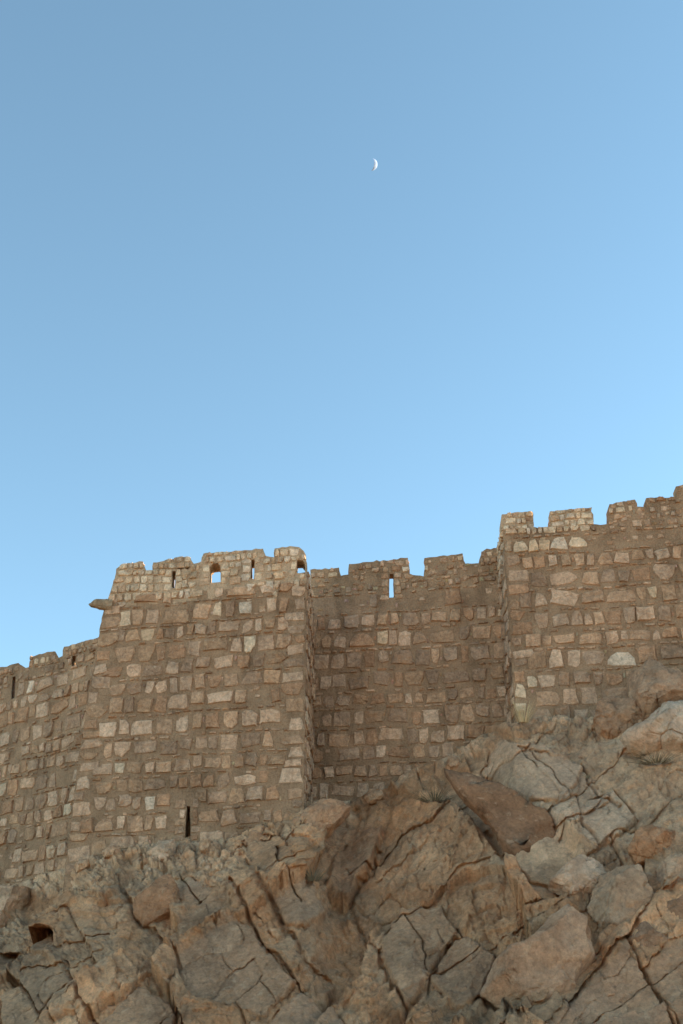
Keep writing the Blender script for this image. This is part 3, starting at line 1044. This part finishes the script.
# ------------------------------------------------------------------ loose rocks
def make_rock(name, poly, lift, thick, lean, colr, label, seed, cat='rock', group=None, rough=1.0, pw=0.5, chop=9):
    p = np.array(poly, float)
    c = (p.min(0) + p.max(0)) / 2 * 0.5 + p.mean(0) * 0.5
    P0 = base_pt(c[0], c[1])
    ea = (base_pt(c[0] + 2, c[1]) - base_pt(c[0] - 2, c[1])) / 4
    ea = np.array([np.linalg.norm(ea), 0, 0.0])
    vd = ray(c[0], c[1])
    k = np.linalg.norm(P0 - EYE) / np.linalg.norm(vd)
    px_m = k * np.linalg.norm(vd) / F / np.linalg.norm(vd) * np.linalg.norm(vd)
    # the rock's own frame: right, down the face, out of the face
    ea = np.array([px_m, 0, 0])
    face = np.array([lean[0], -1.0, lean[1]])
    face /= np.linalg.norm(face)
    dn = np.array([0, -SP * 0.0, -1.0])
    dn = dn - face * (dn @ face)
    dn /= np.linalg.norm(dn)
    vdn = vd / np.linalg.norm(vd)
    fore = math.sqrt(max(0.15, 1 - (dn @ vdn) ** 2))
    eb = dn * px_m / fore
    import bmesh
    bm = bmesh.new()
    bmesh.ops.create_icosphere(bm, subdivisions=6, radius=1.0)
    V = np.array([v.co[:] for v in bm.verts])
    Fc = [tuple(v.index for v in f.verts) for f in bm.faces]
    bm.free()
    ph = np.arctan2(V[:, 1], V[:, 0])
    rho = np.hypot(V[:, 0], V[:, 1])
    # footprint radius by casting from the centre
    rad = np.zeros(len(V))
    dx, dy = np.cos(ph), np.sin(ph)
    for i in range(len(p)):
        a, b = p[i] - c, p[(i + 1) % len(p)] - c
        ex_, ey_ = b - a
        den = dx * ey_ - dy * ex_
        with np.errstate(divide='ignore', invalid='ignore'):
            t = (a[0] * ey_ - a[1] * ex_) / den
            s = (a[0] * dy - a[1] * dx) / den
        hit = (np.abs(den) > 1e-9) & (s >= -1e-6) & (s <= 1 + 1e-6) & (t > 0)
        rad = np.where(hit, np.maximum(rad, t), rad)
    rs = rho ** pw
    zs = np.sign(V[:, 2]) * np.abs(V[:, 2]) ** pw
    U = np.stack([dx * rs, dy * rs, zs], -1)
    rr_ = random.Random(seed * 31)
    for _ in range(chop):                                  # planes that knock corners off
        n_ = np.array([rr_.gauss(0, 1), rr_.gauss(0, 1), abs(rr_.gauss(0, 1)) * 0.9])
        n_ /= np.linalg.norm(n_)
        lim = np.quantile(U @ n_, rr_.uniform(0.86, 0.95))
        U = U - np.maximum(U @ n_ - lim, 0)[:, None] * n_
    zs = U[:, 2]
    rs = np.hypot(U[:, 0], U[:, 1])
    dx, dy = U[:, 0] / np.maximum(rs, 1e-6), U[:, 1] / np.maximum(rs, 1e-6)
    L2 = np.stack([dx * rs * rad, dy * rs * rad], -1)
    pos = P0 + face * (lift - 0.08) + L2[:, :1] * ea + L2[:, 1:] * eb + (zs * thick)[:, None] * face
    size = px_m * np.ptp(p, axis=0).mean() / 2
    nv = pos - (P0 + face * (lift - 0.3 * thick))
    nv /= np.linalg.norm(nv, axis=1, keepdims=True)
    q = pos + seed * 13.7
    amp = min(size, 1.2) * rough
    dsp = 0.09 * amp * fbm(q * (1.1 / max(size, 0.3)), 5, seed, 0.55) + 0.035 * fbm(q * 3.2, 5, seed + 9, 0.65)
    rv_, ox_, oy_, ed = voronoi((q[:, 0] * 0.8 + q[:, 2] * 0.6) / (0.75 * size), (q[:, 2] * 0.8 - q[:, 0] * 0.6 + 0.5 * q[:, 1]) / (0.5 * size), seed + 3, 0.9, 2.2)
    dsp += amp * 0.10 * ((rv_[0] - 0.5) + 0.9 * (rv_[1] - 0.5) * ox_ + 0.9 * (rv_[2] - 0.5) * oy_) - 0.06 * amp * (1 - sm(ed, 0, 0.07)) * (rv_[3] > 0.35)
    pos = pos + nv * dsp[:, None]
    t = np.array((1.68, 1.36, 1.16)) * np.array(colr) * (0.85 + 0.3 * rv_[3])[:, None]
    st = sm(fbm(q * 0.9, 4, seed + 41), 0.0, 0.6)[:, None]
    t = t + (rust * 0.95 - t) * st * 0.25
    o_ = mesh_obj(name, pos, Fc, M_ROCK, None, P0, None, t, smooth=True)
    setp(o_, label=label, category=cat, group=group)
    return o_


make_rock('rock_slab', [(443, 777), (470, 782), (500, 791), (519, 800), (534, 812), (546, 818), (560, 842), (557, 862), (553, 886), (525, 868), (503, 848), (487, 824), (470, 808), (456, 795)],
          0.27, 0.34, (-0.34, 0.48), (0.17, 0.112, 0.073), 'dark rust-brown slab with a sharp upper left tip, leaning out over a long crack', 3, 'slab', rough=1.15, pw=0.27, chop=0)
make_rock('boulder', [(632, 690), (638, 677), (652, 673), (672, 684), (686, 700), (682, 716), (660, 718), (642, 722), (632, 708)], 0.35, 0.8, (0.1, 0.5), (0.28, 0.21, 0.15),
          'smooth brown boulder leaning against the foot of the right-hand wall', 5, 'boulder', 'boulders under the right-hand wall')
make_rock('boulder', [(592, 722), (602, 708), (622, 700), (640, 706), (646, 722), (632, 738), (606, 742), (596, 736)], 0.1, 0.6, (-0.1, 0.35), (0.25, 0.185, 0.13),
          'low dull brown rock hump at the wall foot, left of the two pale boulders', 6, 'boulder', 'boulders under the right-hand wall')
make_rock('boulder', [(624, 738), (640, 716), (664, 708), (690, 702), (720, 712), (722, 752), (690, 762), (655, 754), (630, 748)], 0.45, 0.95, (-0.1, 0.45), (0.37, 0.325, 0.265),
          'large pale boulder below the wall with a dark hollow under it', 8, 'boulder', 'boulders under the right-hand wall', pw=0.45, chop=16)
make_rock('rock_block', [(482, 992), (497, 965), (517, 947), (571, 917), (588, 928), (594, 945), (603, 958), (578, 984), (546, 1022), (520, 1012)], 0.30, 0.55, (-0.05, 0.25), (0.285, 0.215, 0.155),
          'large pale tilted block with a straight upper edge, above the black hollow by the bottom', 9, 'rock', rough=0.6, pw=0.42)
make_rock('rock_block', [(608, 872), (628, 868), (642, 876), (657, 902), (642, 922), (622, 938), (606, 950), (598, 930), (590, 905)], 0.22, 0.5, (0.15, 0.3), (0.30, 0.235, 0.17),
          'rounded pale rock with short dark cracks, just above the long straight diagonal crack', 10, 'rock', rough=0.8)
make_rock('rock_block', [(551, 885), (564, 868), (580, 860), (600, 868), (606, 880), (590, 893), (570, 900)], 0.22, 0.4, (-0.1, 0.4), (0.37, 0.30, 0.23),
          'small whitish rock lodged at the lower end of the rust-brown slab', 11, 'rock')
make_rock('rock_block', [(631, 851), (640, 835), (655, 826), (676, 831), (672, 848), (654, 863), (636, 866)], 0.25, 0.45, (-0.3, 0.1), (0.285, 0.185, 0.115),
          'orange-brown angular rock near the right picture edge', 12, 'rock')
make_rock('rock_block', [(660, 872), (676, 858), (700, 850), (715, 880), (690, 893), (668, 906), (656, 895)], 0.2, 0.45, (0.1, 0.3), (0.33, 0.26, 0.19),
          'pale brown rock cut by the picture edge, below the orange-brown angular rock', 13, 'rock')
make_rock('rock_block', [(630, 940), (647, 924), (667, 943), (645, 961)], 0.14, 0.3, (0.1, 0.2), (0.23, 0.165, 0.115),
          'small dark four-sided block wedged in the corner where two long cracks meet', 14, 'rock', rough=0.6)
make_rock('rock_block', [(655, 918), (668, 905), (684, 900), (692, 925), (676, 940), (664, 936)], 0.14, 0.35, (0.2, 0.2), (0.22, 0.155, 0.105),
          'dark brown block against the right picture edge, above the four-sided block', 15, 'rock', rough=0.6)
make_rock('rock_block', [(286, 842), (292, 824), (305, 812), (325, 803), (340, 804), (350, 812), (335, 828), (312, 845), (296, 850)], 0.18, 0.5, (0.0, 0.35), (0.31, 0.225, 0.155),
          'pinkish brown rock at the right front corner of the square tower', 16, 'rock', rough=0.8)
make_rock('rock_block', [(136, 905), (150, 888), (168, 880), (180, 896), (186, 910), (166, 922), (148, 930), (138, 918)], 0.24, 0.45, (-0.1, 0.3), (0.25, 0.165, 0.105),
          'reddish brown angular block on the left slope with a dark gap on its left', 17, 'rock', rough=0.6, pw=0.45)
make_rock('rock_block', [(-14, 896), (4, 886), (24, 890), (26, 905), (18, 925), (2, 932), (-12, 925)], 0.25, 0.55, (-0.1, 0.35), (0.36, 0.285, 0.21),
          'pale rounded rock at the far left under the low wall', 18, 'rock', rough=0.7)
make_rock('rock_block', [(149, 855), (158, 842), (172, 840), (176, 850), (170, 862), (156, 866)], 0.12, 0.3, (0, 0.4), (0.37, 0.30, 0.225),
          'pale upright stone in the rubble below the dark slot at the tower foot', 19, 'rock')

FG = 'stones fallen along the foot of the walls'
for (px, py, w_, h_, sd_, cl, lab) in (
        (112, 853, 9, 6, 31, (0.36, 0.28, 0.20), 'flat pale fallen stone on the rubble below the left corner of the square tower'),
        (207, 848, 8, 7, 32, (0.32, 0.24, 0.165), 'fallen tan stone just right of the dark slot at the tower foot'),
        (255, 842, 10, 7, 33, (0.30, 0.215, 0.145), 'brown fallen block below the right half of the square tower'),
        (374, 797, 9, 6, 34, (0.33, 0.25, 0.175), 'fallen stone under the left part of the recessed curtain wall'),
        (452, 766, 8, 6, 35, (0.31, 0.23, 0.16), 'fallen stone between the tip of the rust-brown slab and the curtain wall'),
        (83, 866, 8, 5, 36, (0.38, 0.30, 0.22), 'pale fallen stone where the low wall meets the square tower')):
    make_rock('fallen_stone', [(px - w_, py + 1), (px - w_ * 0.5, py - h_), (px + w_ * 0.6, py - h_ * 0.9), (px + w_, py), (px + w_ * 0.5, py + h_ * 0.8), (px - w_ * 0.6, py + h_)],
              0.16, 0.2, (rnd.uniform(-0.3, 0.3), 0.4), cl, lab, sd_, 'stone', FG)

# ------------------------------------------------------------------ dry grass and scrub
def tuft(name, px, py, n, h, spread, mat, label, cat, seed, lean=0.0, w=0.012, toward=0.3):
    r = random.Random(seed)
    P0 = base_pt(px, py)
    P0 = P0 + np.array([0, -toward, 0.05])
    V, Fc = [], []
    for _ in range(n):
        a = r.uniform(0, 2 * math.pi)
        rr = spread * math.sqrt(r.random())
        b = P0 + np.array([math.cos(a) * rr * 0.5, math.sin(a) * rr * 0.3, -0.15])
        hh = h * r.uniform(0.45, 1.1)
        out = np.array([math.cos(a) * spread * r.uniform(0.3, 1.2) + lean, math.sin(a) * spread * 0.6, hh])
        side = np.array([math.cos(a + 1.57), math.sin(a + 1.57), 0]) * w * r.uniform(0.6, 1.2)
        bend = np.array([out[0] * 0.4, out[1] * 0.4, -0.18 * hh * r.random()])
        k0 = len(V)
        for j in range(5):
            t = j / 4
            c = b + out * t + bend * t * t
            ww = side * (1 - t * 0.9)
            V.extend([c - ww, c + ww, c + np.array([0, -w * (1 - t * 0.9), 0])])
        for j in range(4):
            for e in range(3):
                a0, a1 = k0 + j * 3 + e, k0 + j * 3 + (e + 1) % 3
                Fc.append((a0, a1, a1 + 3, a0 + 3))
    o_ = mesh_obj(name, V, Fc, mat, None, P0)
    setp(o_, label=label, category=cat)
    return o_


tuft('dry_grass_tuft', 522, 724, 110, 1.0, 0.40, M_STRAW, 'straw-coloured dry grass tuft in the corner at the foot of the right-hand wall', 'grass tuft', 1, 0.02, 0.011, 0.45)
tuft('scrub_bush', 434, 802, 260, 0.45, 0.8, M_SCRUB, 'grey-green leafless scrub growing left of the rust-brown slab tip', 'bush', 2, 0, 0.007, 0.35)
tuft('scrub_bush', 314, 880, 80, 0.5, 0.4, M_SCRUB, 'dark scrub in the gully between the tower foot and the bedrock buttress', 'bush', 3, 0, 0.01)
tuft('scrub_bush', 586, 778, 30, 0.25, 0.14, M_SCRUB, 'tiny dark plant rooted in a thin crack of the pale rock', 'bush', 4, 0, 0.01)
tuft('scrub_bush', 655, 764, 180, 0.32, 0.8, M_SCRUB, 'grey-green scrub in the shade under the large pale boulder', 'bush', 5, 0, 0.01)
tuft('scrub_bush', 243, 868, 60, 0.35, 0.3, M_SCRUB, 'dark low scrub close under the dry stones of the tower foot', 'bush', 6, 0, 0.01)

# ------------------------------------------------------------------ sun, sky, moon
AZ, EL = math.radians(74), math.radians(15)
sd = np.array([math.sin(AZ) * math.cos(EL), math.cos(AZ) * math.cos(EL), math.sin(EL)])
sun = bpy.data.lights.new('sun', 'SUN')
sun.energy = 5.0
sun.angle = math.radians(0.5)
sun.color = (1.0, 0.73, 0.44)
so_ = bpy.data.objects.new('sun', sun)
so_.rotation_euler = Vector(-sd).to_track_quat('-Z', 'Y').to_euler()
so_.location = (60, 30, 40)
COL.objects.link(so_)

w = bpy.data.worlds.new('World')
S.world = w
w.use_nodes = True
nt = w.node_tree
sky = nt.nodes.new('ShaderNodeTexSky')
sky.sky_type = 'NISHITA'
sky.sun_disc = False
sky.sun_elevation = EL
sky.sun_rotation = AZ
sky.altitude = 400
sky.air_density = 0.6
sky.dust_density = 0.0
sky.ozone_density = 2.0
tn = nt.nodes.new('ShaderNodeMix')
tn.data_type = 'RGBA'
tn.blend_type = 'MULTIPLY'
tn.inputs[0].default_value = 1.0
tn.inputs[7].default_value = (1.02, 1.0, 0.735, 1)
nt.links.new(sky.outputs[0], tn.inputs[6])
nt.links.new(tn.outputs[2], nt.nodes['Background'].inputs[0])
nt.nodes['Background'].inputs[1].default_value = 0.15

MD = 5000.0
mr = ray(371.4, 164.4)
mr_n = mr / np.linalg.norm(mr)
mc = EYE + mr * MD
mR = 6.1 / F * MD
vt = -mr_n
rt = np.array([1.0, 0, 0])
rt = rt - vt * (rt @ vt)
rt /= np.linalg.norm(rt)
upv = np.cross(vt, rt) * 1.0
if upv[2] < 0:
    upv = -upv
ta = math.radians(7)
bdir = rt * math.cos(ta) - upv * math.sin(ta)
hdir = upv * math.cos(ta) + rt * math.sin(ta)
V, Fc = [], []
NL, NA = 24, 14
l0, l1 = math.radians(-25), math.acos(0.44)
for i in range(NL + 1):
    f = -math.pi / 2 + math.pi * i / NL
    for j in range(NA + 1):
        l = l0 + (l1 - l0) * j / NA
        V.append(mc + mR * (math.cos(f) * math.cos(l) * bdir + math.sin(f) * hdir + math.cos(f) * math.sin(l) * vt))
for i in range(NL):
    for j in range(NA):
        a = i * (NA + 1) + j
        Fc.append((a, a + 1, a + NA + 2, a + NA + 1))
    a, b = i * (NA + 1), i * (NA + 1) + NA
    Fc.append((a, a + NA + 1, b + NA + 1, b))
k = NT('moon_dust')
M_MOON = k.done(k.ramp(k.noise(0.08, 3), [(0.35, (0.15, 0.22, 0.40)), (0.65, (0.24, 0.34, 0.56))]))
mo = mesh_obj('moon', V, Fc, M_MOON, None, mc, smooth=False)
setp(mo, label='thin white crescent moon high in the clear blue sky', category='moon')

S.view_settings.view_transform = 'Standard'
S.view_settings.look = 'None'
S.view_settings.gamma = 1.0
S.view_settings.use_curve_mapping = False
S.view_settings.exposure = 2.0
S.render.engine = 'CYCLES'
S.cycles.use_denoising = True
S.cycles.use_adaptive_sampling = False
S.cycles.max_bounces = 8
S.cycles.diffuse_bounces = 5
